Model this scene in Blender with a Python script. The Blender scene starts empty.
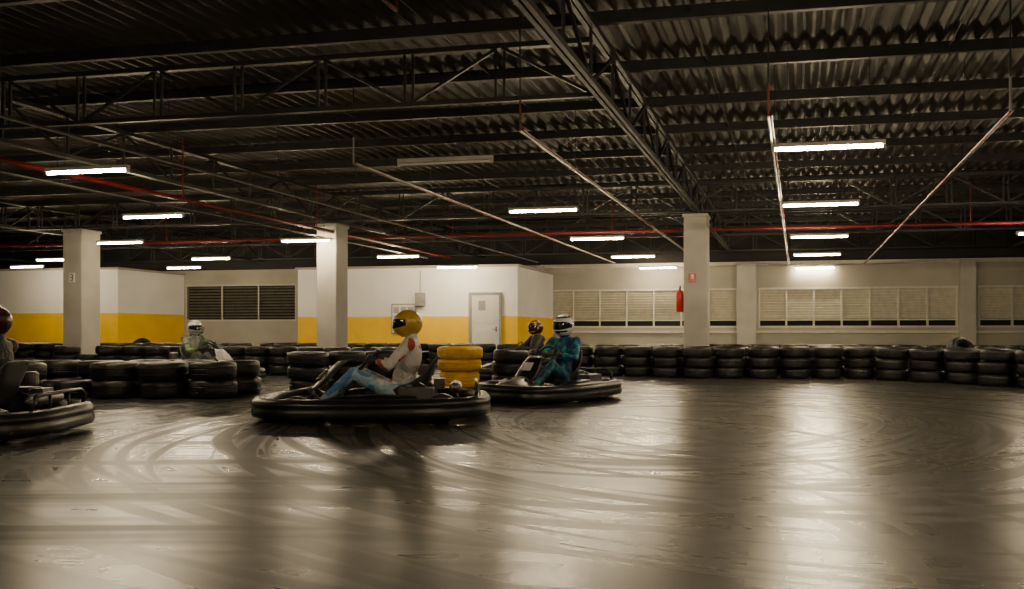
import bpy, math, random
from mathutils import Vector, Matrix
random.seed(7)
scene = bpy.context.scene
COL = scene.collection
H = 0.9; F = 740.0

# building grid (slightly skewed hall)
U = Vector((0.9853, -0.1711, 0)); V = Vector((0.36, 0.933, 0))
def P(a, b, z=0.0):
    w = U*a + V*b
    return Vector((w.x, w.y, z))

# ---------------------------------------------------------------- materials
def new_mat(name):
    m = bpy.data.materials.new(name); m.use_nodes = True
    nt = m.node_tree
    return m, nt, nt.nodes['Principled BSDF']

def mat(name, color, rough=0.5, metal=0.0, var=0.12, scale=6.0, bump=0.0, bscale=None, spec=0.5, coat=0.0):
    m, nt, b = new_mat(name)
    tc = nt.nodes.new('ShaderNodeTexCoord')
    n = nt.nodes.new('ShaderNodeTexNoise'); n.inputs['Scale'].default_value = scale
    n.inputs['Detail'].default_value = 2.5
    nt.links.new(tc.outputs['Object'], n.inputs['Vector'])
    r = nt.nodes.new('ShaderNodeValToRGB')
    c = color
    r.color_ramp.elements[0].position = .3; r.color_ramp.elements[1].position = .7
    r.color_ramp.elements[0].color = (c[0]*(1-var), c[1]*(1-var), c[2]*(1-var), 1)
    r.color_ramp.elements[1].color = (min(1, c[0]*(1+var)), min(1, c[1]*(1+var)), min(1, c[2]*(1+var)), 1)
    nt.links.new(n.outputs['Fac'], r.inputs['Fac'])
    nt.links.new(r.outputs['Color'], b.inputs['Base Color'])
    b.inputs['Roughness'].default_value = rough
    b.inputs['Metallic'].default_value = metal
    b.inputs['Specular IOR Level'].default_value = spec
    b.inputs['Coat Weight'].default_value = coat
    if bump > 0:
        n2 = nt.nodes.new('ShaderNodeTexNoise'); n2.inputs['Scale'].default_value = bscale or scale*4
        nt.links.new(tc.outputs['Object'], n2.inputs['Vector'])
        bp = nt.nodes.new('ShaderNodeBump'); bp.inputs['Strength'].default_value = bump
        bp.inputs['Distance'].default_value = 0.02
        nt.links.new(n2.outputs['Fac'], bp.inputs['Height'])
        nt.links.new(bp.outputs['Normal'], b.inputs['Normal'])
    return m

def patch_mat(name, torso, legs, scale=5.0, rough=0.6):
    """racing suit: patches of colour; torso (3 colours) and legs (3 colours)"""
    m, nt, b = new_mat(name)
    tc = nt.nodes.new('ShaderNodeTexCoord')
    n = nt.nodes.new('ShaderNodeTexNoise'); n.inputs['Scale'].default_value = scale
    n.inputs['Detail'].default_value = 1.0
    nt.links.new(tc.outputs['Object'], n.inputs['Vector'])
    outs = []
    for cols in (torso, legs):
        r = nt.nodes.new('ShaderNodeValToRGB'); cr = r.color_ramp; cr.interpolation = 'CONSTANT'
        cr.elements[0].position = 0; cr.elements[0].color = (*cols[0], 1)
        cr.elements[1].position = .44; cr.elements[1].color = (*cols[1], 1)
        e = cr.elements.new(.58); e.color = (*cols[2], 1)
        nt.links.new(n.outputs['Fac'], r.inputs['Fac']); outs.append(r)
    sx = nt.nodes.new('ShaderNodeSeparateXYZ'); nt.links.new(tc.outputs['Object'], sx.inputs[0])
    # legs: below the belt and in front of the hips
    gt = nt.nodes.new('ShaderNodeMath'); gt.operation = 'LESS_THAN'; gt.inputs[1].default_value = 0.36
    nt.links.new(sx.outputs['Z'], gt.inputs[0])
    a = nt.nodes.new('ShaderNodeMath'); a.operation = 'MULTIPLY_ADD'; a.inputs[1].default_value = .42; a.inputs[2].default_value = .455
    nt.links.new(sx.outputs['X'], a.inputs[0])
    lt = nt.nodes.new('ShaderNodeMath'); lt.operation = 'LESS_THAN'; nt.links.new(sx.outputs['Z'], lt.inputs[0]); nt.links.new(a.outputs[0], lt.inputs[1])
    gx = nt.nodes.new('ShaderNodeMath'); gx.operation = 'GREATER_THAN'; gx.inputs[1].default_value = -.13
    nt.links.new(sx.outputs['X'], gx.inputs[0])
    ml = nt.nodes.new('ShaderNodeMath'); ml.operation = 'MULTIPLY'; nt.links.new(lt.outputs[0], ml.inputs[0]); nt.links.new(gx.outputs[0], ml.inputs[1])
    mx0 = nt.nodes.new('ShaderNodeMath'); mx0.operation = 'MAXIMUM'
    nt.links.new(gt.outputs[0], mx0.inputs[0]); nt.links.new(ml.outputs[0], mx0.inputs[1])
    mx = nt.nodes.new('ShaderNodeMixRGB')
    nt.links.new(mx0.outputs[0], mx.inputs[0]); nt.links.new(outs[0].outputs[0], mx.inputs[1]); nt.links.new(outs[1].outputs[0], mx.inputs[2])
    nt.links.new(mx.outputs[0], b.inputs['Base Color'])
    b.inputs['Roughness'].default_value = rough
    n2 = nt.nodes.new('ShaderNodeTexNoise'); n2.inputs['Scale'].default_value = 14
    n2.inputs['Distortion'].default_value = 1.5
    nt.links.new(tc.outputs['Object'], n2.inputs['Vector'])
    bp = nt.nodes.new('ShaderNodeBump'); bp.inputs['Strength'].default_value = .7; bp.inputs['Distance'].default_value = .03
    nt.links.new(n2.outputs['Fac'], bp.inputs['Height']); nt.links.new(bp.outputs['Normal'], b.inputs['Normal'])
    return m

def emis(name, color, strength):
    m, nt, b = new_mat(name)
    b.inputs['Base Color'].default_value = (.9, .9, .85, 1)
    b.inputs['Emission Color'].default_value = (*color, 1)
    b.inputs['Emission Strength'].default_value = strength
    return m

M_white = mat('white_wall_paint', (.90, .88, .85), .7, var=.04, scale=1.2, bump=.05)
M_cream = mat('cream_wall_paint', (.40, .38, .32), .75, var=.12, scale=.9, bump=.08)
M_darkwall = mat('dark_upper_wall', (.02, .018, .017), .8, var=.3, scale=1)
M_sidewall = mat('grey_side_wall', (.15, .14, .13), .8, var=.2, scale=.7)
M_yellow = mat('yellow_wall_paint', (.92, .56, .0), .55, var=.06, scale=2)
M_colm = mat('column_plaster', (.50, .48, .43), .7, var=.12, scale=1.5, bump=.15)
M_steel = mat('black_painted_steel', (.014, .013, .013), .5, var=.3, scale=3)
M_steel2 = mat('grey_truss_steel', (.05, .047, .043), .5, metal=.2, var=.3, scale=3)
M_redpipe = mat('red_pipe_paint', (.17, .010, .010), .45, var=.2, scale=4)
M_cond = mat('galvanised_conduit', (.30, .28, .26), .4, metal=.5, var=.15)
M_frame = mat('window_frame_metal', (.60, .58, .51), .5, var=.08)
M_slat = mat('cream_louver_slat', (.66, .63, .52), .5, var=.1)
M_slatd = mat('dark_louver_slat', (.14, .13, .11), .5, var=.2)
M_void = mat('dark_void', (.012, .012, .011), .9)
M_door = mat('door_paint', (.66, .65, .60), .5, var=.05)
M_doorfr = mat('door_frame_grey', (.3, .29, .27), .5)
M_rubber = mat('tyre_rubber', (.009, .009, .010), .42, var=.5, scale=5, bump=.3, bscale=30)
M_yrub = mat('yellow_painted_tyre', (.78, .42, .0), .45, var=.2, scale=6, bump=.2, bscale=25)
M_plast = mat('black_kart_plastic', (.010, .010, .011), .35, var=.4, scale=4, coat=.05)
M_grey = mat('grey_kart_plastic', (.10, .10, .105), .35, var=.2)
M_numw = mat('number_panel_white', (.75, .75, .75), .35, var=.05)
M_metal = mat('kart_chassis_metal', (.2, .2, .21), .35, metal=.9, var=.15)
M_engine = mat('engine_aluminium', (.18, .175, .17), .4, metal=.7, var=.3)
M_glove = mat('glove_leather', (.02, .02, .022), .6)
M_shoe = mat('shoe_black', (.02, .02, .02), .6)
M_seat = mat('seat_fibreglass', (.03, .03, .032), .3)
M_visor = mat('tinted_visor', (.008, .009, .012), .06, var=.1, coat=1)
M_helmw = mat('helmet_white', (.80, .80, .80), .22, var=.03, coat=.6)
M_helmb = mat('helmet_dark', (.03, .03, .035), .25, coat=.5)
M_helmy = mat('helmet_yellow', (.60, .38, .03), .25, coat=.5)
M_helmg = mat('helmet_green', (.25, .42, .16), .25, coat=.5)
M_helmr = mat('helmet_maroon', (.05, .008, .012), .35, coat=.3)
M_red = mat('extinguisher_red', (.6, .02, .015), .3)
M_blk = mat('black_rubber_hose', (.02, .02, .02), .5)
M_tube = emis('fluorescent_tube', (1.0, .80, .51), 350)
M_tubeoff = mat('unlit_tube', (.75, .74, .68), .3)
M_house = mat('lamp_housing', (.45, .44, .40), .4)

def roof_material():
    m, nt, b = new_mat('corrugated_roof_sheet')
    tc = nt.nodes.new('ShaderNodeTexCoord')
    n = nt.nodes.new('ShaderNodeTexNoise'); n.inputs['Scale'].default_value = .5; n.inputs['Detail'].default_value = 4
    nt.links.new(tc.outputs['Object'], n.inputs['Vector'])
    r = nt.nodes.new('ShaderNodeValToRGB')
    r.color_ramp.elements[0].position = .3; r.color_ramp.elements[0].color = (.036, .032, .028, 1)
    r.color_ramp.elements[1].position = .72; r.color_ramp.elements[1].color = (.10, .088, .072, 1)
    nt.links.new(n.outputs['Fac'], r.inputs['Fac']); nt.links.new(r.outputs[0], b.inputs['Base Color'])
    b.inputs['Roughness'].default_value = .6; b.inputs['Metallic'].default_value = .1
    return m
M_roof = roof_material()

def floor_material():
    m, nt, b = new_mat('polished_concrete_track')
    L = nt.links.new
    N = nt.nodes.new
    geo = N('ShaderNodeTexCoord')
    def noise(scale, detail, vec=None, dist=0, rough=.5):
        n = N('ShaderNodeTexNoise'); n.inputs['Scale'].default_value = scale; n.inputs['Detail'].default_value = detail
        n.inputs['Distortion'].default_value = dist; n.inputs['Roughness'].default_value = rough
        L(vec if vec is not None else geo.outputs['Object'], n.inputs['Vector']); return n
    def ramp(inp, p0, c0, p1, c1):
        r = N('ShaderNodeValToRGB'); e = r.color_ramp.elements
        e[0].position = p0; e[1].position = p1
        e[0].color = (c0, c0, c0, 1) if not isinstance(c0, tuple) else (*c0, 1)
        e[1].color = (c1, c1, c1, 1) if not isinstance(c1, tuple) else (*c1, 1)
        L(inp, r.inputs['Fac']); return r.outputs[0]
    def M(op, a, bb=None):
        n = N('ShaderNodeMath'); n.operation = op
        for i, v in enumerate((a, bb)):
            if v is None: continue
            if isinstance(v, (int, float)): n.inputs[i].default_value = v
            else: L(v, n.inputs[i])
        return n.outputs[0]
    big = noise(.45, 5, rough=.65)
    base = ramp(big.outputs['Fac'], .36, (.034, .033, .029), .68, (.115, .108, .092))
    sp = N('ShaderNodeSeparateXYZ'); L(geo.outputs['Object'], sp.inputs[0])
    w = noise(.18, 0)
    def arcs(cx, cy, fr, ft, seed, lo, hi, rmin, rmax, wob=.5):
        dx = M('ADD', M('SUBTRACT', sp.outputs[0], cx), M('MULTIPLY', M('SUBTRACT', w.outputs['Fac'], .5), wob*4))
        dy = M('SUBTRACT', sp.outputs[1], cy)
        rr = M('SQRT', M('ADD', M('MULTIPLY', dx, dx), M('MULTIPLY', dy, dy)))
        th = M('ARCTAN2', dy, dx)
        c = N('ShaderNodeCombineXYZ'); L(M('MULTIPLY', rr, fr), c.inputs[0]); L(M('MULTIPLY', th, ft), c.inputs[1]); c.inputs[2].default_value = seed
        n = noise(1.0, 1.5, c.outputs[0], .1)
        s = ramp(n.outputs['Fac'], lo, 0.0, hi, 1.0)
        mk = M('MULTIPLY', ramp(M('DIVIDE', rr, 15.0), rmin/15, 0.0, (rmin+1.5)/15, 1.0), ramp(M('DIVIDE', rr, 15.0), (rmax-2.5)/15, 1.0, rmax/15, 0.0))
        return M('MULTIPLY', s, mk)
    s1 = arcs(1.2, 7.6, 5.0, .9, 0, .50, .60, 1.0, 8.5)
    s2 = arcs(2.4, 7.2, 8.0, 1.1, 7.3, .52, .60, .6, 8.0, .8)
    s3 = arcs(-1.5, 4.2, 6.0, 1.0, 3.1, .55, .64, 2.0, 12.0, .6)
    mp = N('ShaderNodeMapping'); mp.inputs['Scale'].default_value = (.16, 3.0, 1); mp.inputs['Rotation'].default_value = (0, 0, .10); L(geo.outputs['Object'], mp.inputs[0])
    st3 = noise(1.0, 3, mp.outputs[0], .3)
    s4 = M('MULTIPLY', ramp(st3.outputs['Fac'], .46, 0.0, .62, 1.0), ramp(M('ADD', M('DIVIDE', sp.outputs[0], 12.0), .5), .35, 1.0, .6, 0.15))
    near = ramp(M('DIVIDE', sp.outputs[1], 15.0), .18, .45, .40, 1.0)   # rubber is laid on the racing line, less on the run-off
    allm = M('MAXIMUM', M('MULTIPLY', M('MAXIMUM', s1, M('MAXIMUM', s2, M('MULTIPLY', s3, .8))), near), M('MULTIPLY', s4, .85))
    mixc = N('ShaderNodeMixRGB'); mixc.inputs[2].default_value = (.008, .0075, .007, 1)
    L(M('MULTIPLY', allm, .9), mixc.inputs[0]); L(base, mixc.inputs[1])
    L(mixc.outputs[0], b.inputs['Base Color'])
    rb = ramp(big.outputs['Fac'], .3, .32, .7, .19)
    L(M('ADD', rb, M('MULTIPLY', allm, .16)), b.inputs['Roughness'])
    L(M('SUBTRACT', .80, M('MULTIPLY', allm, .68)), b.inputs['Specular IOR Level'])
    fine = noise(3, 2)
    bp = N('ShaderNodeBump'); bp.inputs['Strength'].default_value = .05; bp.inputs['Distance'].default_value = .02
    L(fine.outputs['Fac'], bp.inputs['Height']); L(bp.outputs['Normal'], b.inputs['Normal'])
    return m
M_floor = floor_material()

# ---------------------------------------------------------------- mesh builder
class MB:
    def __init__(s): s.v = []; s.f = []; s.m = []
    def add(s, vs, fs, mi=0):
        o = len(s.v); s.v += [tuple(v) for v in vs]
        for f in fs: s.f.append(tuple(i+o for i in f)); s.m.append(mi)
    def box(s, c, size, mi=0, M=None):
        x, y, z = size[0]/2, size[1]/2, size[2]/2
        vs = [Vector((sx*x, sy*y, sz*z)) for sx in (-1, 1) for sy in (-1, 1) for sz in (-1, 1)]
        if M is not None: vs = [M @ v for v in vs]
        c = Vector(c); vs = [v+c for v in vs]
        s.add(vs, [(0, 1, 3, 2), (4, 6, 7, 5), (0, 4, 5, 1), (2, 3, 7, 6), (0, 2, 6, 4), (1, 5, 7, 3)], mi)
    def beam(s, p0, p1, w, h, mi=0):
        p0 = Vector(p0); p1 = Vector(p1); d = p1-p0; L = d.length; d.normalize()
        up = Vector((0, 0, 1)) if abs(d.z) < .95 else Vector((0, 1, 0))
        y = up.cross(d).normalized(); z = d.cross(y)
        M = Matrix((d, y, z)).transposed()
        s.box((p0+p1)/2, (L, w, h), mi, M)
    def tube(s, pts, r, seg=10, mi=0, closed=False, caps=True):
        pts = [Vector(p) for p in pts]; n = len(pts)
        if not isinstance(r, (list, tuple)): r = [r]*n
        rings = []; prev = None
        for i in range(n):
            if closed: t = (pts[(i+1) % n]-pts[i-1]).normalized()
            else: t = (pts[min(i+1, n-1)]-pts[max(i-1, 0)]).normalized()
            if prev is None:
                a = Vector((0, 0, 1)) if abs(t.z) < .9 else Vector((1, 0, 0))
                nx = t.cross(a).normalized()
            else:
                nx = (prev - t*prev.dot(t)).normalized()
            prev = nx; ny = t.cross(nx)
            rings.append([pts[i]+(nx*math.cos(2*math.pi*k/seg)+ny*math.sin(2*math.pi*k/seg))*r[i] for k in range(seg)])
        vs = [v for rg in rings for v in rg]; fs = []
        m = n if closed else n-1
        for i in range(m):
            j = (i+1) % n
            for k in range(seg):
                k2 = (k+1) % seg
                fs.append((i*seg+k, i*seg+k2, j*seg+k2, j*seg+k))
        if not closed and caps:
            fs.append(tuple(range(seg-1, -1, -1))); fs.append(tuple((n-1)*seg+k for k in range(seg)))
        s.add(vs, fs, mi)
    def lathe(s, prof, M, seg=24, mi=0, closed=False, caps=False):
        """prof list of (r,h); axis = local z"""
        vs = []; fs = []; n = len(prof)
        for (r, h) in prof:
            for k in range(seg):
                a = 2*math.pi*k/seg
                vs.append(M @ Vector((r*math.cos(a), r*math.sin(a), h)))
        for i in range(n if closed else n-1):
            j = (i+1) % n
            for k in range(seg):
                k2 = (k+1) % seg
                fs.append((i*seg+k, i*seg+k2, j*seg+k2, j*seg+k))
        if caps:
            fs.append(tuple(range(seg-1, -1, -1))); fs.append(tuple((n-1)*seg+k for k in range(seg)))
        s.add(vs, fs, mi)
    def ell(s, c, r, seg=20, rings=12, mi=0, M=None):
        c = Vector(c); vs = []; fs = []
        for i in range(rings+1):
            ph = math.pi*i/rings
            for k in range(seg):
                a = 2*math.pi*k/seg
                v = Vector((r[0]*math.sin(ph)*math.cos(a), r[1]*math.sin(ph)*math.sin(a), r[2]*math.cos(ph)))
                if M is not None: v = M @ v
                vs.append(c+v)
        for i in range(rings):
            for k in range(seg):
                k2 = (k+1) % seg
                fs.append((i*seg+k, (i+1)*seg+k, (i+1)*seg+k2, i*seg+k2))
        s.add(vs, fs, mi)
    def mesh(s, name, mats, smooth=False):
        me = bpy.data.meshes.new(name); me.from_pydata(s.v, [], s.f); me.update()
        for m in mats: me.materials.append(m)
        me.polygons.foreach_set('material_index', s.m)
        if smooth: me.polygons.foreach_set('use_smooth', [True]*len(s.f))
        return me
    def obj(s, name, mats, parent=None, smooth=False, bevel=0):
        if not isinstance(mats, (list, tuple)): mats = [mats]
        me = s.mesh(name, mats, smooth)
        o = bpy.data.objects.new(name, me); COL.objects.link(o)
        if parent is not None: o.parent = parent
        if bevel:
            b = o.modifiers.new('bevel', 'BEVEL'); b.width = bevel; b.segments = 2; b.limit_method = 'ANGLE'
        if smooth:
            e = o.modifiers.new('es', 'EDGE_SPLIT'); e.split_angle = math.radians(42)
        return o

def empty(name, loc=(0, 0, 0), rz=0, scale=(1, 1, 1)):
    e = bpy.data.objects.new(name, None); e.location = loc; e.rotation_euler = (0, 0, rz); e.scale = scale
    e.empty_display_size = .2
    COL.objects.link(e); return e
def inst(name, me, parent=None, loc=(0, 0, 0), rz=0):
    o = bpy.data.objects.new(name, me); o.location = loc; o.rotation_euler = (0, 0, rz)
    COL.objects.link(o)
    if parent is not None: o.parent = parent
    return o
ANG = math.atan2(U.y, U.x)

# ---------------------------------------------------------------- hall shell
A0, A1, B0, B1 = -31.0, 13.0, -8.0, 26.5
ROOFZ = 4.47
def slab(mb, a0, a1, b0, b1, z0, z1, mi=0):
    c = [P(a0, b0), P(a1, b0), P(a1, b1), P(a0, b1)]
    vs = [Vector((p.x, p.y, z)) for z in (z0, z1) for p in c]
    mb.add(vs, [(3, 2, 1, 0), (4, 5, 6, 7), (0, 1, 5, 4), (1, 2, 6, 5), (2, 3, 7, 6), (3, 0, 4, 7)], mi)

m = MB(); slab(m, A0-.3, A1+.3, B0-.3, B1+.6, -.2, 0); m.obj('floor', M_floor)
m = MB(); step = .035; n = int((A1-A0+.6)/step); vs = []; fs = []
for i in range(n+1):
    a = A0-.3+i*step
    ph = (a/.21) % 1.0
    z = ROOFZ + (.045 if .15 < ph < .5 else (0 if ph > .62 or ph < .03 else .022))
    for b in (B0-.3, B1+.4):
        p = P(a, b, z); vs.append(p)
for i in range(n): fs.append((2*i, 2*i+1, 2*i+3, 2*i+2))
m.add(vs, fs); m.obj('ceiling', M_roof)

m = MB(); slab(m, A0-.3, A0, B0-.3, B1+.3, 0, 4.6); m.obj('wall_left', M_sidewall)
m = MB(); slab(m, A1, A1+.3, B0-.3, B1+.3, 0, 4.6); m.obj('wall_right', M_sidewall)
m = MB(); slab(m, A0, A1, B0-.3, B0, 0, 4.6); m.obj('wall_front', M_sidewall)

def a_at(xp, b=B1):
    k = (xp-512)/F
    return (k*.933*b-.36*b)/(.9853+.1711*k)
wins = [(a_at(185), a_at(296), 1.35, 2.75, True), (a_at(546), a_at(738), 1.08, 2.42, False),
        (a_at(758), a_at(958), 1.08, 2.42, False), (a_at(978), A1-.6, 1.08, 2.42, False)]
m = MB(); WT = 3.3
edges = sorted(set([A0, A1]+[w[0] for w in wins]+[w[1] for w in wins]))
for i in range(len(edges)-1):
    e0, e1 = edges[i], edges[i+1]
    w = next((w for w in wins if abs(w[0]-e0) < 1e-6), None)
    if w:
        slab(m, e0, e1, B1, B1+.25, 0, w[2]); slab(m, e0, e1, B1, B1+.25, w[3], WT)
    else: slab(m, e0, e1, B1, B1+.25, 0, WT)
slab(m, A0, A1, B1, B1+.25, WT, 4.6, 1)
m.obj('wall_back', [M_cream, M_darkwall])
for k, w in enumerate(wins):
    m = MB(); a0, a1, z0, z1, dark = w
    slab(m, a0, a1, B1+.20, B1+.24, z0, z1, 2)
    for z in (z0+.03, z1-.03): m.beam(P(a0, B1+.05, z), P(a1, B1+.05, z), .12, .06, 0)
    nm = max(2, round((a1-a0)/(.95 if not dark else 1.8)))
    for i in range(nm+1):
        a = a0+.03+(a1-a0-.06)*i/nm
        m.beam(P(a, B1+.04, z0), P(a, B1+.04, z1), .05, .06, 0)
    ns = 11
    low = z0+(.26 if not dark else .06)
    if not dark: m.beam(P(a0, B1+.05, low), P(a1, B1+.05, low), .08, .045, 0)
    for i in range(ns):
        z = low+.06+(z1-low-.1)*i/ns+.03
        R = Matrix.Rotation(ANG, 3, 'Z') @ Matrix.Rotation(math.radians(-52), 3, 'X')
        m.box((P(a0, B1+.11, z)+P(a1, B1+.11, z))/2, ((a1-a0)-.02, .13 if not dark else .07, .012), 1, R)
    m.obj('window_%d' % (k+1), [M_frame if not dark else M_colm, M_slatd if dark else M_slat, M_void])

for xp, wd in ((743.5, .4), (752, .26), (967, .44), (541.5, .18)):
    a = a_at(xp, B1-.1)
    m = MB(); slab(m, a-wd/2, a+wd/2, B1-.32, B1-.005, 0, WT-.05); m.obj('wall_pier', M_colm)
m = MB(); slab(m, a_at(541), A1, B1-.07, B1-.005, .9, .98); slab(m, a_at(541), A1, B1-.1, B1-.005, WT-.12, WT)
m.obj('trim_1', M_frame)

def room(name, a0, a1, b0, b1, top, yel):
    m = MB()
    slab(m, a0, a1, b0, b1, 0, yel, 1); slab(m, a0, a1, b0, b1, yel, top, 0)
    slab(m, a0-.06, a1+.06, b0-.06, b1, top, top+.07, 2)
    return m.obj(name, [M_white, M_yellow, M_cream])
BX = 22.93
room('wall_office', a_at(298, BX), -8.2, BX, B1-.02, 2.95, 1.42)
BL = 23.5
room('wall_storeroom', A0+.02, a_at(118, BL), BL, B1-.02, 3.12, 1.6)

def wall_obj(name, xp, b, build, z=0.0):
    e = empty(name, P(a_at(xp, b), b, z), ANG)
    build(e); return e
def b_door(e):
    m = MB(); w, h = .86, 2.08
    m.box((-w/2-.05, -.03, h/2), (.08, .1, h), 0); m.box((w/2+.05, -.03, h/2), (.08, .1, h), 0); m.box((0, -.03, h+.04), (w+.18, .1, .08), 0)
    m.obj('frame', M_doorfr, e, bevel=.006)
    m = MB(); m.box((0, -.03, h/2), (w, .045, h-.01), 0)
    for zc, hh in ((1.55, .75), (.6, .8)): m.box((0, -.058, zc), (w-.25, .014, hh), 0)
    m.obj('leaf', M_door, e, bevel=.006)
    m = MB(); m.box((-.1, -.066, 1.75), (.22, .01, .3), 0); m.obj('notice', M_doorfr, e)
    m = MB(); m.tube([(.35, -.05, 1.02), (.35, -.11, 1.02), (.24, -.11, 1.02)], .012, 8); m.box((.35, -.06, 1.02), (.05, .012, .16)); m.obj('handle', M_metal, e)
wall_obj('door_1', 485.5, BX-.03, b_door)
def b_board(e):
    m = MB(); m.box((0, -.03, 0), (.8, .05, .95), 0); m.obj('frame', M_doorfr, e, bevel=.01)
    m = MB(); m.box((0, -.06, 0), (.72, .012, .87), 0)
    m.obj('panel', M_numw, e)
    m = MB()
    for i in range(3):
        for j in range(3): m.box((-.23+.23*i, -.07, .27-.27*j), (.18, .006, .2), 0)
    m.obj('papers', M_cream, e)
wall_obj('notice_board', 404, BX-.02, b_board, 1.35)
def b_elec(e):
    m = MB(); m.box((0, -.09, 0), (.3, .15, .42), 0); m.box((0, -.17, 0), (.26, .015, .38), 0)
    m.box((.1, -.185, 0), (.02, .02, .06), 0); m.tube([(0, -.09, .2), (0, -.09, .9)], .015, 8)
    m.obj('cabinet', M_doorfr, e, bevel=.008)
wall_obj('electrical_box', 421, BX-.03, b_elec, 1.95)

# ---------------------------------------------------------------- columns
cols = [(-2.14, 17.3), (-10.75, 17.3), (-17.42, 17.1), (6.4, 17.3), (-2.14, 0.2), (-10.75, .2), (6.4, .2)]
CW = [.25, .25, .27, .25, .25, .25, .25]
for i, (a, b) in enumerate(cols):
    m = MB(); w = CW[i]
    slab(m, a-w, a+w, b-w, b+w, 0, 3.53); slab(m, a-w-.025, a+w+.025, b-w-.025, b+w+.025, 3.45, 3.53)
    m.obj('concrete_column', M_colm, bevel=.02)
def extinguisher(loc, rz):
    e = empty('fire_extinguisher', loc, rz)
    m = MB(); m.lathe([(0, -.25), (.07, -.25), (.08, -.23), (.08, .15), (.07, .2), (.03, .24), (.025, .27), (0, .27)], Matrix(), 20); m.obj('cylinder', M_red, e, smooth=True)
    m = MB(); m.box((0, 0, .29), (.05, .04, .04)); m.beam((0, 0, .31), (.12, 0, .34), .02, .012); m.beam((0, 0, .29), (.11, 0, .28), .02, .012)
    m.tube([(-.02, 0, .29), (-.09, 0, .27), (-.11, 0, .15), (-.1, 0, -.05), (-.1, 0, -.15)], [.011, .011, .011, .013, .018], 8); m.obj('valve_and_hose', M_blk, e)
    m = MB(); m.box((0, .09, 0), (.06, .03, .3)); m.obj('bracket', M_doorfr, e)
extinguisher(P(-2.14-.25-.115, 17.3, 1.62), ANG+math.radians(-90))
e = empty('fire_sign', P(-2.14-.06, 17.3-.265, 2.12), ANG)
m = MB(); m.box((0, 0, 0), (.16, .012, .2)); m.obj('plate', M_red, e)
m = MB(); m.box((0, -.008, .02), (.06, .004, .1)); m.obj('pictogram', M_numw, e)
e = empty('column_number_sign', P(-17.42, 17.1-.285, 2.3), ANG)
m = MB(); m.box((0, 0, 0), (.16, .012, .24)); m.obj('plate', M_numw, e)
m = MB()
for (x, z, w, h) in ((0, .07, .07, .015), (0, 0, .06, .015), (0, -.07, .07, .015), (.035, .035, .015, .07), (.035, -.035, .015, .07)): m.box((x, -.009, z), (w, .004, h))
m.obj('digit', M_blk, e)

# ---------------------------------------------------------------- roof steelwork
m = MB()
b = B0+.4
while b < B1:
    m.beam(P(A0+.02, b, 4.39), P(A1-.02, b, 4.39), .012, .13)
    m.beam(P(A0+.02, b+.03, 4.46), P(A1-.02, b+.03, 4.46), .06, .012)
    m.beam(P(A0+.02, b+.03, 4.33), P(A1-.02, b+.03, 4.33), .06, .012)
    b += 1.6
m.obj('roof_purlins', M_steel)
m = MB()
for a in [A0+1.4+2.85*i for i in range(15)]:
    m.tube([P(a, B0+.4, 4.38), P(a, B1-.3, 4.38)], .008, 6)
m.obj('sag_rods', M_steel2)

ZB, ZT = 3.62, 4.24
def truss_v(a, name='roof_truss'):
    m = MB()
    for s in (-.035, .035):
        m.beam(P(a+s, B0+.02, ZT), P(a+s, B1-.02, ZT), .05, .06, 0); m.beam(P(a+s, B0+.02, ZB), P(a+s, B1-.02, ZB), .045, .06, 1)
    n = 34; L = (B1-B0-.04)/n
    for i in range(n):
        b0 = B0+.02+i*L
        m.beam(P(a, b0, ZB), P(a, b0, ZT), .035, .035)
        if i % 2 == 0: m.beam(P(a, b0, ZB), P(a, b0+L, ZT), .035, .035)
        else: m.beam(P(a, b0, ZT), P(a, b0+L, ZB), .035, .035)
    m.obj(name, [M_steel, M_steel2])
for a in (-27.8, -19.25, -10.7, -2.14, 6.4): truss_v(a)
def truss_u(b, a0, a1):
    m = MB()
    m.beam(P(a0, b, ZT), P(a1, b, ZT), .08, .06); m.beam(P(a0, b, ZB), P(a1, b, ZB), .06, .05)
    n = int((a1-a0)/1.07); L = (a1-a0)/n
    for i in range(n):
        x = a0+i*L
        for s in (-.05, .05): m.beam(P(x+s, b, ZB), P(x+s, b, ZT), .03, .03)
        if i % 2 == 0: m.beam(P(x, b, ZB), P(x+L, b, ZT), .035, .035)
        else: m.beam(P(x, b, ZT), P(x+L, b, ZB), .035, .035)
    m.obj('lattice_girder', [M_steel])
truss_u(8.65, A0+.1, -2.2)
truss_u(17.3, A0+.1, A1-.1)
truss_u(25.8, A0+.1, A1-.1)
truss_u(21.6, A0+.1, A1-.1)

# pipes
m = MB()
def line_v(mb, X, Y, z, len_, r, mi=0, seg=8):
    p = Vector((X, Y, z)); mb.tube([p, p+Vector((V.x, V.y, 0))*len_], r, seg, mi)
line_v(m, -9.2, 5.0, 3.32, 20, .04)
m.tube([P(A0+.1, 19.0, 3.42), P(A1-.1, 19.0, 3.42)], .04, 10)
for a in [A0+2+4.1*i for i in range(11)]:
    m.tube([P(a, 19.0, 3.42), P(a, 19.0, 4.4)], .012, 6)
for k in range(5):
    p = Vector((-9.2, 5, 0))+V*(k*4+1.0); m.tube([Vector((p.x, p.y, 3.32)), Vector((p.x, p.y, 4.4))], .012, 6)
pa, pb = P(-3.9, 6.05, 4.2), P(-3.9, 7.4, 4.2)
m.tube([pa, pb], .018, 8); m.tube([pa, pa+Vector((0, 0, .22))], .012, 6); m.tube([pb, pb+Vector((0, 0, .22))], .012, 6)
pa = P(-.9, 5.6, 4.42); m.tube([pa, pa-Vector((0, 0, .28))], .016, 8)
m.obj('sprinkler_pipe', M_redpipe, smooth=True)

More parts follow.
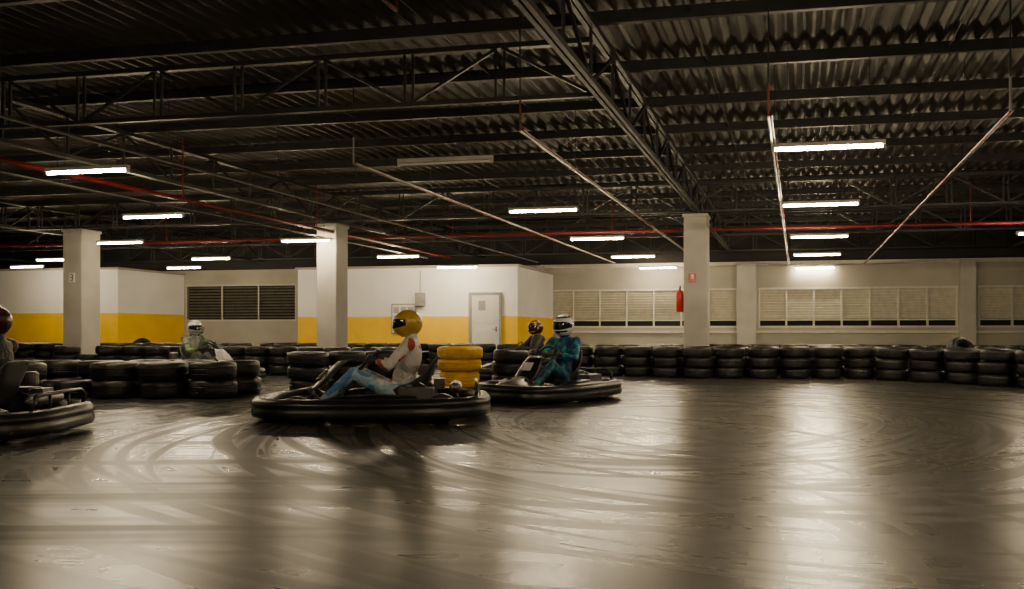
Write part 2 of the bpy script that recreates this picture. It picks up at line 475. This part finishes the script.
def conduit(X, Y, z, len_, c1, c2, c3=1):
    m = MB(); line_v(m, X, Y, z, len_, .014, 0); line_v(m, X+.032, Y, z+.01, len_, .010, 1)
    m.tube([(X, Y, z), (X, Y, z+.35)], .012, 8, 1); m.tube([(X, Y, z+.35), (X, Y, 4.42)], .008, 8, 2)
    nn = int(len_/2.2)
    for i in range(1, nn+1):
        p = Vector((X, Y, 0))+V*(i*2.2); m.tube([(p.x, p.y, z), (p.x, p.y, 4.42)], .004, 5, 2)
    m.obj('cable_conduit', [c1, c2, M_steel], smooth=True)
ZL = 3.05
conduit(2.65, 7.65, 3.14, 18, M_cond, M_redpipe); conduit(5.03, 7.47, 3.14, 17.5, M_redpipe, M_cond); conduit(.09, 8.2, 3.14, 18, M_cond, M_redpipe)
conduit(-2.1, 9.8, 3.14, 15, M_redpipe, M_cond); conduit(-5.3, 7.65, 3.14, 17, M_cond, M_steel2); conduit(-7.6, 9.2, 3.14, 14, M_steel2, M_cond)

# ---------------------------------------------------------------- lamps
def lamp_meshes():
    h = MB()
    h.box((0, 0, .045), (1.24, .055, .05))
    h.box((0, 0, .024), (1.22, .09, .006))
    for s in (-1, 1): h.box((s*.605, 0, .005), (.03, .045, .05))
    mh = h.mesh('housing', [M_house])
    t = MB(); t.lathe([(.016, -.585), (.016, .585)], Matrix.Rotation(math.pi/2, 4, 'Y'), 6)
    mt = t.mesh('tube', [M_tube], True); mo = t.mesh('tube_off', [M_tubeoff], True)
    w = MB()
    for s in (-.45, .45): w.tube([(s, 0, .07), (s, 0, 1.36)], .003, 5)
    mw = w.mesh('suspension', [M_steel])
    return mh, mt, mo, mw
LH, LT, LO, LW = lamp_meshes()
def lamp(X, Y, on=True, z=ZL):
    e = empty('fluorescent_lamp', (X, Y, z), ANG)
    inst('housing', LH, e); inst('suspension', LW, e)
    inst('tube', LT if on else LO, e)
lp = [(828, 148), (820, 205), (819, 237), (817, 255), (815, 268),
      (543, 211), (597, 239), (633, 257), (658, 268),
      (153, 217), (306, 241), (398, 257),
      (87, 172), (120, 243), (211, 259), (184, 268), (27, 267), (55, 260)]
for (x, y) in lp:
    Y = 2.15*F/(333-y); lamp((x-512)/F*Y, Y)
lamp((457-512)/F*21.8, 21.8, z=2.83)
Y = 2.15*F/(333-163); lamp((445-512)/F*Y, Y, on=False)
for (X, Y) in ((2.1, 4.6), (.8, .6), (-4.4, 3.0), (7.2, 4.0), (8.6, 8), (10, 12), (11.6, 16), (-12, 8.0), (-14.5, 13)):  # extra lamps out of view, added to light the floor
    lamp(X, Y)

# ---------------------------------------------------------------- tyres
def tyre_profile(R, W):
    r0 = R*.56
    return [(r0, -W*.36), (r0+.02, -W*.46), (R*.80, -W*.5), (R*.93, -W*.44), (R*.985, -W*.34), (R, -W*.18), (R*.985, -W*.16), (R*.985, -W*.12), (R, -W*.10),
            (R, W*.10), (R*.985, W*.12), (R*.985, W*.16), (R, W*.18), (R*.985, W*.34), (R*.93, W*.44), (R*.80, W*.5), (r0+.02, W*.46), (r0, W*.36), (r0+.03, W*.2), (r0+.03, -W*.2)]
def put_tyre(mb, c, R, W, M=None, mi=0, seg=26):
    T = Matrix.Translation(Vector(c)) @ (M if M is not None else Matrix())
    mb.lathe(tyre_profile(R, W), T, seg, mi, closed=True)
def path_points(path, sp):
    pts = []; carry = 0
    for i in range(len(path)-1):
        p, q = Vector(path[i]), Vector(path[i+1]); L = (q-p).length; t = carry
        while t < L: pts.append(p+(q-p)*t/L); t += sp
        carry = t-L
    return pts
def barrier(path, tiers, R=.31, W=.205, rows=1, off=(0, .64), name='tire_barrier', jit=.03, seg=24, extra=()):
    mb = MB()
    for r in range(rows):
        pp = [(p[0]+off[0]*r, p[1]+off[1]*r) for p in path]
        for p in path_points(pp, R*2+.015):
            nt_ = tiers if random.random() > .12 else tiers-1+(random.random() < .3)
            for k in range(nt_):
                Rk = R*random.uniform(.93, 1.0)
                M = Matrix.Rotation(random.uniform(-.03, .03), 4, 'X') @ Matrix.Rotation(random.uniform(-.03, .03), 4, 'Y')
                put_tyre(mb, (p.x+random.uniform(-jit, jit), p.y+random.uniform(-jit, jit), W/2+.004+k*W), Rk, W, M, 0, seg)
    for (x, y, z, rz, tilt) in extra:
        M = Matrix.Rotation(rz, 4, 'Z') @ Matrix.Rotation(math.pi/2-tilt, 4, 'X')
        put_tyre(mb, (x, y, z), R*.97, W, M, 0, seg)
    return mb.obj(name, M_rubber, smooth=True)
barrier([(1.5, 16.1), (3.76, 14.9), (6.9, 14.7), (8.0, 13.4), (8.7, 11.6), (8.8, 9.0), (8.4, 6.0)], 3, rows=1)
barrier([(2.6, 16.75), (3.55, 15.75), (7.2, 15.5), (8.8, 14.0), (9.5, 11.6)], 3, rows=1, extra=((9.0, 14.8, .52, .3, .4), (9.95, 12.8, .5, -.4, .4)))
barrier([(-10.2, 10.9), (-6.6, 10.3), (-3.55, 10.35)], 2, R=.33, W=.245, rows=2, off=(.1, .7))
barrier([(-3.0, 11.0), (-2.3, 11.7), (-1.65, 12.1)], 3, R=.31)
barrier([(-.05, 12.4), (.7, 12.7)], 3, R=.31)
barrier([(-10.5, 17.4), (-3.4, 15.7), (-2.2, 15.1)], 3, R=.31, W=.2, rows=1)
barrier([(-17.0, 21.3), (-4, 20.2), (1.9, 18.3), (8.5, 17.6), (12, 16)], 3, R=.31, rows=2, extra=((-11.1, 22.2, .46, .2, .5),))
mb = MB()
put_tyre(mb, (-.86, 12.1, .145), .33, .28, None, 0, 36); put_tyre(mb, (-.86, 12.1, .145+.14+.10), .36, .20, None, 0, 36); put_tyre(mb, (-.85, 12.1, .145+.14+.295), .375, .20, None, 0, 36)
mb.obj('yellow_tire_stack', M_yrub, smooth=True)

# ---------------------------------------------------------------- go-kart
def remeshed(mb, name, mats, voxel, smooth_it=4):
    me = mb.mesh(name+'_tmp', mats)
    o = bpy.data.objects.new(name+'_tmp', me); COL.objects.link(o)
    r = o.modifiers.new('r', 'REMESH'); r.mode = 'VOXEL'; r.voxel_size = voxel; r.use_smooth_shade = True
    s = o.modifiers.new('s', 'SMOOTH'); s.iterations = smooth_it; s.factor = .5
    dg = bpy.context.evaluated_depsgraph_get(); dg.update()
    out = bpy.data.meshes.new_from_object(o.evaluated_get(dg)); out.name = name
    bpy.data.objects.remove(o)
    out.materials.clear()
    for mm in mats: out.materials.append(mm)
    out.polygons.foreach_set('use_smooth', [True]*len(out.polygons))
    return out

def ring_path(L, W, n=72, e=4.0, x0=0):
    pts = []
    for i in range(n):
        t = 2*math.pi*i/n; c, s = math.cos(t), math.sin(t)
        x = L*math.copysign(abs(c)**(2/e), c); y = W*math.copysign(abs(s)**(2/e), s)
        if x > 0: y *= 1-.10*(x/L)**2
        pts.append((x+x0, y))
    return pts

KM = {}
def build_kart_meshes():
    mb = MB(); pts = ring_path(.93, .64, 80)
    prof = [(0, .05), (.05, .035), (.115, .055), (.125, .09), (.120, .125), (.110, .145), (.112, .165), (.120, .175), (.115, .20), (.085, .235), (.03, .245), (0, .23)]
    n = len(pts); vs = []; k = len(prof)
    for i in range(n):
        p0 = Vector(pts[i-1]); p1 = Vector(pts[(i+1) % n]); t = (p1-p0).normalized(); nn = Vector((t.y, -t.x))
        for (o, z) in prof: vs.append((pts[i][0]+nn.x*o, pts[i][1]+nn.y*o, z+.015*max(0, -pts[i][0])))
    fs = []
    for i in range(n):
        j = (i+1) % n
        for q in range(k): fs.append((i*k+q, j*k+q, j*k+(q+1) % k, i*k+(q+1) % k))
    mb.add(vs, fs); KM['bumper'] = (mb.mesh('bumper', [M_plast], True))
    mb = MB(); mb.box((.28, 0, .06), (1.1, .62, .008)); mb.box((-.35, 0, .065), (.5, .6, .01))
    for s in (-1, 1):
        mb.tube([(.86, s*.22, .09), (.6, s*.3, .075), (.1, s*.33, .07), (-.5, s*.34, .08), (-.9, s*.3, .12)], .016, 10)
        mb.tube([(.32, s*.33, .08), (.32, s*.6, .11), (-.32, s*.6, .11), (-.32, s*.34, .08)], .014, 8)
        mb.tube([(.62, s*.3, .1), (.62, s*.5, .13)], .018, 8)
        mb.tube([(.55, s*.12, .08), (.62, s*.13, .24), (.63, s*.19, .25)], .009, 8)
        mb.tube([(.1, s*.02, .18), (.5, s*.42, .13)], .007, 6)
        mb.tube([(-.45, s*.3, .1), (-.5, s*.29, .33), (-.42, s*.24, .38)], .010, 8)
    mb.tube([(.86, .22, .09), (.86, -.22, .09)], .016, 8); mb.tube([(-.9, .3, .12), (-.9, -.3, .12)], .016, 8)
    mb.tube([(-.62, -.56, .14), (-.62, .56, .14)], .02, 12)
    mb.tube([(.50, .02, .1), (.06, 0, .585)], .011, 10)
    mb.tube([(.34, -.3, .08), (.24, -.02, .36), (.24, .02, .36), (.34, .3, .08)], .01, 8)
    KM['chassis'] = mb.mesh('chassis', [M_metal], True)
    def wheel(R, W, rim):
        w = MB(); M = Matrix.Rotation(math.pi/2, 4, 'X')
        w.lathe([(rim, -W*.42), (R*.85, -W*.5), (R*.96, -W*.44), (R, -W*.3), (R, W*.3), (R*.96, W*.44), (R*.85, W*.5), (rim, W*.42), (rim*.92, 0)], M, 28, 0, closed=True)
        w.lathe([(rim, -W*.42), (rim*.85, -W*.36), (rim*.8, -W*.1), (.03, -W*.08), (.03, W*.08), (rim*.8, W*.1), (rim*.85, W*.36), (rim, W*.42)], M, 20, 1)
        w.lathe([(.025, -W*.25), (.025, W*.25)], M, 12, 1, caps=True)
        return w
    KM['wf'] = wheel(.132, .125, .068).mesh('front_wheel', [M_rubber, M_engine], True)
    KM['wr'] = wheel(.142, .19, .068).mesh('rear_wheel', [M_rubber, M_engine], True)
    mb = MB()
    for s in (-1, 1):
        secs = [(-.46, .13, .20), (-.40, .11, .27), (-.1, .12, .285), (.25, .12, .27), (.42, .10, .23), (.47, .06, .20)]
        vs = []; k = 10
        for (x, hw, top) in secs:
            for q in range(k):
                t = 2*math.pi*q/k; c, sn = math.cos(t), math.sin(t)
                y = .52+hw*math.copysign(abs(c)**.6, c); z = (top+.09)/2+(top-.09)/2*math.copysign(abs(sn)**.6, sn)
                vs.append((x, s*y, z))
        fs = [(i*k+q, i*k+(q+1) % k, (i+1)*k+(q+1) % k, (i+1)*k+q) for i in range(len(secs)-1) for q in range(k)]
        fs.append(tuple(range(k))); fs.append(tuple((len(secs)-1)*k+q for q in range(k)))
        mb.add(vs, fs)
    KM['pods'] = mb.mesh('side_pods', [M_plast], True)
    mb = MB(); rows = [(1.0, .16, .40, .17), (.96, .21, .42, .2), (.82, .27, .36, .24), (.66, .31, .27, .27), (.56, .335, .2, .3)]
    vs = []; k = 13
    for (x, z, hw, zl) in rows:
        for q in range(k):
            t = -1+2*q/(k-1); vs.append((x-.05*t*t, hw*t, z-(.09)*abs(t)**3))
    fs = [(i*k+q, i*k+q+1, (i+1)*k+q+1, (i+1)*k+q) for i in range(len(rows)-1) for q in range(k-1)]
    mb.add(vs, fs)
    KM['nose'] = mb.mesh('nose_cone', [M_plast], True)
    mb = MB(); rows = [(.62, .27, .16), (.55, .34, .185), (.46, .45, .17), (.37, .56, .13), (.33, .60, .10)]
    vs = []; k = 9
    for (x, z, hw) in rows:
        for q in range(k):
            t = -1+2*q/(k-1); vs.append((x-.06*t*t, hw*t, z))
    fs = [(i*k+q, i*k+q+1, (i+1)*k+q+1, (i+1)*k+q) for i in range(len(rows)-1) for q in range(k-1)]
    mb.add(vs, fs); KM['nassau'] = mb
    mb = MB(); prof = [(.08, .235, .165, .06), (.0, .18, .18, .09), (-.12, .14, .19, .14), (-.25, .125, .2, .2), (-.36, .15, .205, .24), (-.44, .24, .21, .20), (-.49, .36, .215, .13), (-.53, .48, .215, .08), (-.57, .60, .2, .04), (-.585, .66, .16, .02)]
    vs = []; k = 15
    for i, (x, z, hw, wing) in enumerate(prof):
        a = math.pi/2*min(1, max(0, (i-2)/5))
        for q in range(k):
            t = -1+2*q/(k-1); w = wing*abs(t)**3
            vs.append((x+math.sin(a)*w, hw*math.sin(t*math.pi/2)*1.02, z+math.cos(a)*w))
    fs = [(i*k+q, i*k+q+1, (i+1)*k+q+1, (i+1)*k+q) for i in range(len(prof)-1) for q in range(k-1)]
    mb.add(vs, fs); KM['seat'] = mb.mesh('seat', [M_seat], True)
    mb = MB(); SW = Vector((.06, 0, .60)); tilt = Matrix.Rotation(math.radians(-40), 3, 'Y')
    def sw(y, z, x=0): return SW + tilt @ Vector((x, y, z))
    mb.tube([sw(.15*math.sin(2*math.pi*i/32), .15*math.cos(2*math.pi*i/32)) for i in range(32)], .014, 10, closed=True)
    for t in (math.pi/2, -math.pi/2, math.pi): mb.tube([sw(0, 0, .015), sw(.14*math.sin(t), .14*math.cos(t))], .010, 8)
    mb.tube([sw(0, 0, -.005), sw(0, 0, .03)], .04, 14)
    KM['steer'] = mb.mesh('steering_wheel', [M_blk], True); KM['sw'] = sw
    mb = MB(); c = (-.42, -.40)
    mb.box((c[0], c[1], .20), (.26, .20, .16)); mb.box((c[0]+.02, c[1], .33), (.15, .16, .12))
    for i in range(6): mb.box((c[0]+.02, c[1], .27+i*.025), (.2, .19, .009))
    mb.lathe([(0, 0), (.075, 0), (.08, .02), (.08, .10), (.06, .12), (0, .12)], Matrix.Translation((c[0]-.02, c[1], .42)), 18)
    mb.box((c[0]-.15, c[1]+.02, .33), (.10, .18, .12))
    KM['engine'] = mb.mesh('engine', [M_engine])
    mb = MB()
    mb.tube([(-.3, -.38, .33), (-.24, -.5, .33), (-.5, -.53, .30), (-.62, -.4, .32)], .02, 10)
    mb.tube([(-.73, -.36, .31), (-.73, -.30, .31), (-.73, .06, .31), (-.73, .1, .31)], [.045, .06, .06, .045], 14); mb.tube([(-.73, .1, .31), (-.75, .2, .31), (-.84, .22, .3)], .016, 8)
    KM['exhaust'] = mb.mesh('exhaust', [M_engine], True)
    mb = MB(); mb.box((-.4, .4, .24), (.3, .2, .2)); mb.lathe([(0, 0), (.03, 0), (.03, .03), (0, .03)], Matrix.Translation((-.33, .4, .34)), 12)
    mb.box((.2, 0, .14), (.2, .22, .12))
    KM['tank'] = mb
    mb = MB(); mb.tube([(-.9, -.42, .2), (-.93, -.42, .33), (-.92, -.36, .38), (-.92, .36, .38), (-.93, .42, .33), (-.9, .42, .2)], .016, 10)
    mb.tube([(-.92, -.15, .38), (-.92, -.15, .18)], .012, 8); mb.tube([(-.92, .15, .38), (-.92, .15, .18)], .012, 8)
    KM['hoop'] = mb.mesh('rear_hoop', [M_plast], True)
build_kart_meshes()
def kart(X, Y, yaw, panel, sx=1.0, podmat=None):
    e = empty('go_kart', (X, Y, 0), yaw, (sx, 1, 1))
    for nme, key in (('bumper', 'bumper'), ('chassis', 'chassis'), ('nose_cone', 'nose'), ('steering_wheel', 'steer'), ('engine', 'engine'), ('exhaust', 'exhaust'), ('rear_hoop', 'hoop'), ('side_pods', 'pods')):
        o = inst(nme, KM[key], e)
        if key in ('nose',):
            s = o.modifiers.new('s', 'SOLIDIFY'); s.thickness = .008
    o = inst('seat', KM['seat'], e); s = o.modifiers.new('s', 'SOLIDIFY'); s.thickness = .012; s.offset = 1
    ss = o.modifiers.new('ss', 'SUBSURF'); ss.levels = 1; ss.render_levels = 1
    for x, key in ((.62, 'wf'), (-.62, 'wr')):
        for s in (-1, 1): inst('wheel', KM[key], e, (x, s*.455, .132 if key == 'wf' else .142))
    o = KM['nassau'].obj('front_panel', panel, e, smooth=True); s = o.modifiers.new('s', 'SOLIDIFY'); s.thickness = .008
    o = KM['tank'].obj('fuel_tank', podmat or M_grey, e, bevel=.02)
    m = MB(); m.box((.475, 0, .46), (.006, .17, .13), 0, Matrix.Rotation(math.radians(-40), 3, 'Y')); m.obj('number_plate', M_numw, e)
    return e

# ---- driver
sw = KM['sw']
DM = {}
def build_driver():
    mb = MB()
    mb.ell((-.27, 0, .27), (.16, .175, .12)); mb.ell((-.31, 0, .41), (.128, .152, .17))
    R = Matrix.Rotation(math.radians(-10), 3, 'Y')
    mb.ell((-.37, 0, .63), (.128, .188, .22), M=R); mb.ell((-.385, 0, .785), (.092, .195, .07))
    mb.tube([(-.39, 0, .78), (-.385, 0, .87), (-.38, 0, .95)], [.085, .066, .06], 16)
    for s in (-1, 1):
        sh = Vector((-.375, s*.198, .78)); el = Vector((-.17, s*.315, .555)); hd = sw(s*.15, .03); wr = hd + Vector((-.085, s*.03, -.015))
        mb.ell(sh, (.078, .075, .075)); mb.tube([sh, (sh+el)/2, el], [.068, .06, .05], 14); mb.ell(el, (.051,)*3)
        mb.tube([el, el*.6+wr*.4, wr], [.05, .046, .034], 14)
        hp = Vector((-.24, s*.10, .245)); kn = Vector((.20, s*.215, .475)); an = Vector((.55, s*.145, .17))
        mb.ell(hp, (.10, .095, .095)); mb.tube([hp, hp*.5+kn*.5, kn], [.098, .085, .064], 16); mb.ell(kn, (.066, .064, .068))
        mb.tube([kn, kn*.6+an*.4, an], [.062, .058, .042], 14)
    DM['body'] = remeshed(mb, 'racing_suit', [M_grey], .013, 5)
    mb = MB()
    for s in (-1, 1):
        an = Vector((.55, s*.145, .17)); 
        mb.tube([an+Vector((-.02, 0, .04)), an], [.046, .048], 14)
        heel = Vector((.555, s*.145, .125)); toe = Vector((.655, s*.14, .285))
        mb.ell(heel, (.045, .038, .045)); mb.tube([heel, heel*.45+toe*.55, toe], [.040, .043, .032], 14); mb.ell(toe, (.033, .038, .035))
    DM['shoes'] = remeshed(mb, 'shoes', [M_shoe], .009, 3)
    mb = MB()
    for s in (-1, 1):
        c = sw(s*.15, .03)
        up = (sw(s*.15, .13)-sw(s*.15, .03)).normalized(); out = Vector((0, s, 0)); fwd = up.cross(Vector((0, 1, 0)));
        if fwd.x < 0: fwd = -fwd
        def Q(f, o, u): return c + fwd*f + out*o + up*u
        wr = c + Vector((-.085, s*.03, -.015))
        mb.tube([wr - (Q(-.01, .03, 0)-wr)*.4, wr, Q(-.03, .03, 0)], [.043, .036, .034], 14)
        mb.ell(Q(-.012, .034, 0), (.028, .02, .042))
        mb.tube([Q(-.03, .032, -.02), Q(0, .036, -.022)], .022, 10); mb.tube([Q(-.03, .032, .02), Q(0, .036, .022)], .022, 10)
        for i, ln in enumerate((.92, 1.0, .96, .82)):
            u = .036-.024*i
            mb.tube([Q(-.005, .037, u), Q(.024, .031, u), Q(.034*ln, .006, u-.001), Q(.026*ln, -.018*ln, u-.002), Q(.008, -.026*ln, u-.003)], [.0115, .011, .0105, .010, .0085], 10)
        mb.tube([Q(-.03, .03, .03), Q(-.032, .012, .05), Q(-.026, -.008, .056), Q(-.014, -.022, .054)], [.014, .012, .0105, .009], 10)
    DM['gloves'] = remeshed(mb, 'gloves', [M_glove], .0042, 2)
    mb = MB(); seg = 48; rings = 30; vs = []; fs = []; mi = []
    def shp(az, elv, o=0.0):
        x = math.cos(elv)*math.cos(az); y = math.cos(elv)*math.sin(az); z = math.sin(elv)
        rx, ry, rz = .150+o, .124+o, .140+o
        if z < 0:
            ff = max(0, x)
            return Vector((x*rx*(1+.16*ff*min(1, -z*2.2)), y*ry*(1-.06*min(1, -z*1.5)), z*rz*1.0))
        return Vector((x*rx*(1-.03*z), y*ry, z*rz))
    e0 = math.radians(-62)
    for i in range(rings+1):
        elv = e0+(math.pi/2-e0)*i/rings
        for k in range(seg):
            az = 2*math.pi*k/seg; p = shp(az, elv)
            if i == 0: p = p*.97
            vs.append(p)
    for i in range(rings):
        elv = e0+(math.pi/2-e0)*(i+.5)/rings
        for k in range(seg):
            az = 2*math.pi*(k+.5)/seg
            if az > math.pi: az -= 2*math.pi
            q = 0
            if abs(az) > math.radians(95) and math.radians(8) < elv < math.radians(20): q = 1
            if math.radians(-30) < elv < math.radians(-20) and abs(az) < math.radians(60): q = 1
            if math.radians(44) < elv < math.radians(54) : q = 1
            if abs(abs(az)-math.radians(84)) < math.radians(8) and abs(elv) < math.radians(9): q = 1
            fs.append((i*seg+k, i*seg+(k+1) % seg, (i+1)*seg+(k+1) % seg, (i+1)*seg+k)); mi.append(q)
    mb.v = [tuple(v) for v in vs]; mb.f = fs; mb.m = mi
    mb.tube([shp(2*math.pi*k/32, e0)*.985 for k in range(32)], .011, 8, 1, closed=True)
    mb.add([Vector((p.x*.9, p.y*.9, p.z+.01)) for p in [shp(2*math.pi*k/32, e0) for k in range(32)]], [tuple(range(32))], 1)
    mb.tube([shp(math.radians(a), math.radians(-33), .002) for a in (-16, -8, 0, 8, 16)], .007, 6, 1)
    DM['helmet'] = mb
    v = MB(); n1, n2 = 28, 10; vs = []
    for i in range(n2+1):
        for k in range(n1+1):
            t = -1+2*k/n1
            az = math.radians(80)*t
            lo = -17+8*abs(t)**2; hi = 27-12*abs(t)**3
            elv = math.radians(lo+(hi-lo)*i/n2)
            vs.append(shp(az, elv, .006 if 0 < i < n2 and 0 < k < n1 else -.002))
    v.add(vs, [(i*(n1+1)+k, i*(n1+1)+k+1, (i+1)*(n1+1)+k+1, (i+1)*(n1+1)+k) for i in range(n2) for k in range(n1)])
    DM['visor'] = v.mesh('visor', [M_visor], True)
build_driver()
def driver(X, Y, yaw, suit, helm, stripe, head_yaw=0.0, glove=None, hs=1.05):
    e = empty('kart_driver', (X, Y, 0), yaw)
    body = DM['body'].copy(); body.materials.clear(); body.materials.append(suit)
    inst('racing_suit', body, e); inst('shoes', DM['shoes'], e)
    g = DM['gloves']
    if glove: g = g.copy(); g.materials.clear(); g.materials.append(glove)
    inst('gloves', g, e)
    h = bpy.data.objects.new('helmet', DM['helmet'].mesh('helmet', [helm, stripe], True)); COL.objects.link(h); h.parent = e
    h.location = (-.35, 0, 1.005); h.rotation_euler = (0, math.radians(7), head_yaw); h.scale = (hs, hs, hs)
    vz = inst('visor', DM['visor'], e); vz.location = h.location; vz.rotation_euler = h.rotation_euler; vz.scale = h.scale
    return e

S_teal = patch_mat('suit_teal_camo', ((.006, .04, .16), (.01, .14, .21), (.04, .36, .32)), ((.008, .03, .10), (.01, .10, .14), (.02, .22, .20)), scale=11)
S_white = patch_mat('suit_white_red_blue', ((.60, .58, .58), (.68, .64, .62), (.50, .06, .05)), ((.10, .26, .52), (.36, .52, .68), (.66, .68, .70)), scale=5)
S_dark = patch_mat('suit_dark', ((.015, .015, .018), (.02, .02, .022), (.03, .012, .014)), ((.015, .015, .018), (.02, .02, .022), (.03, .03, .035)), scale=4)
S_green = patch_mat('suit_grey_green', ((.25, .30, .16), (.10, .12, .10), (.35, .36, .32)), ((.05, .05, .06), (.09, .09, .1), (.2, .2, .2)), scale=5)

D = math.radians
def place(X, Y, yaw, panel, suit, helm, stripe, hy=0, sx=1.0, glove=None, podmat=None, hs=1.05):
    kart(X, Y, yaw, panel, sx, podmat); driver(X, Y, yaw, suit, helm, stripe, hy, glove=glove, hs=hs)
place(.50, 10.1, D(230), M_plast, S_teal, M_helmw, M_helmb, D(4), hs=1.12)
place(-1.47, 7.95, D(183), M_grey, S_white, M_helmy, M_helmy, D(8), sx=1.18)
place(-4.90, 6.45, D(184), M_plast, S_dark, M_helmr, M_helmb, 0)
place(-5.75, 14.0, D(-25), M_numw, S_green, M_helmw, M_helmg, D(-15))
place(-7.6, 18.6, D(-15), M_grey, S_dark, M_helmy, M_helmb, 0)
place(.15, 14.4, D(205), M_grey, S_dark, M_helmr, M_helmy, 0)

# ---------------------------------------------------------------- camera + world
w = bpy.data.worlds.new('world'); scene.world = w; w.use_nodes = True
w.node_tree.nodes['Background'].inputs[0].default_value = (.9, .8, .65, 1)
w.node_tree.nodes['Background'].inputs[1].default_value = .02
cd = bpy.data.cameras.new('camera'); cam = bpy.data.objects.new('camera', cd); COL.objects.link(cam)
cam.location = (0, 0, H); cam.rotation_euler = (math.pi/2, 0, 0)
cd.sensor_width = 36; cd.lens = 740/1024*36; cd.shift_y = 38.5/1024; cd.clip_end = 200; cd.clip_start = .05
scene.camera = cam
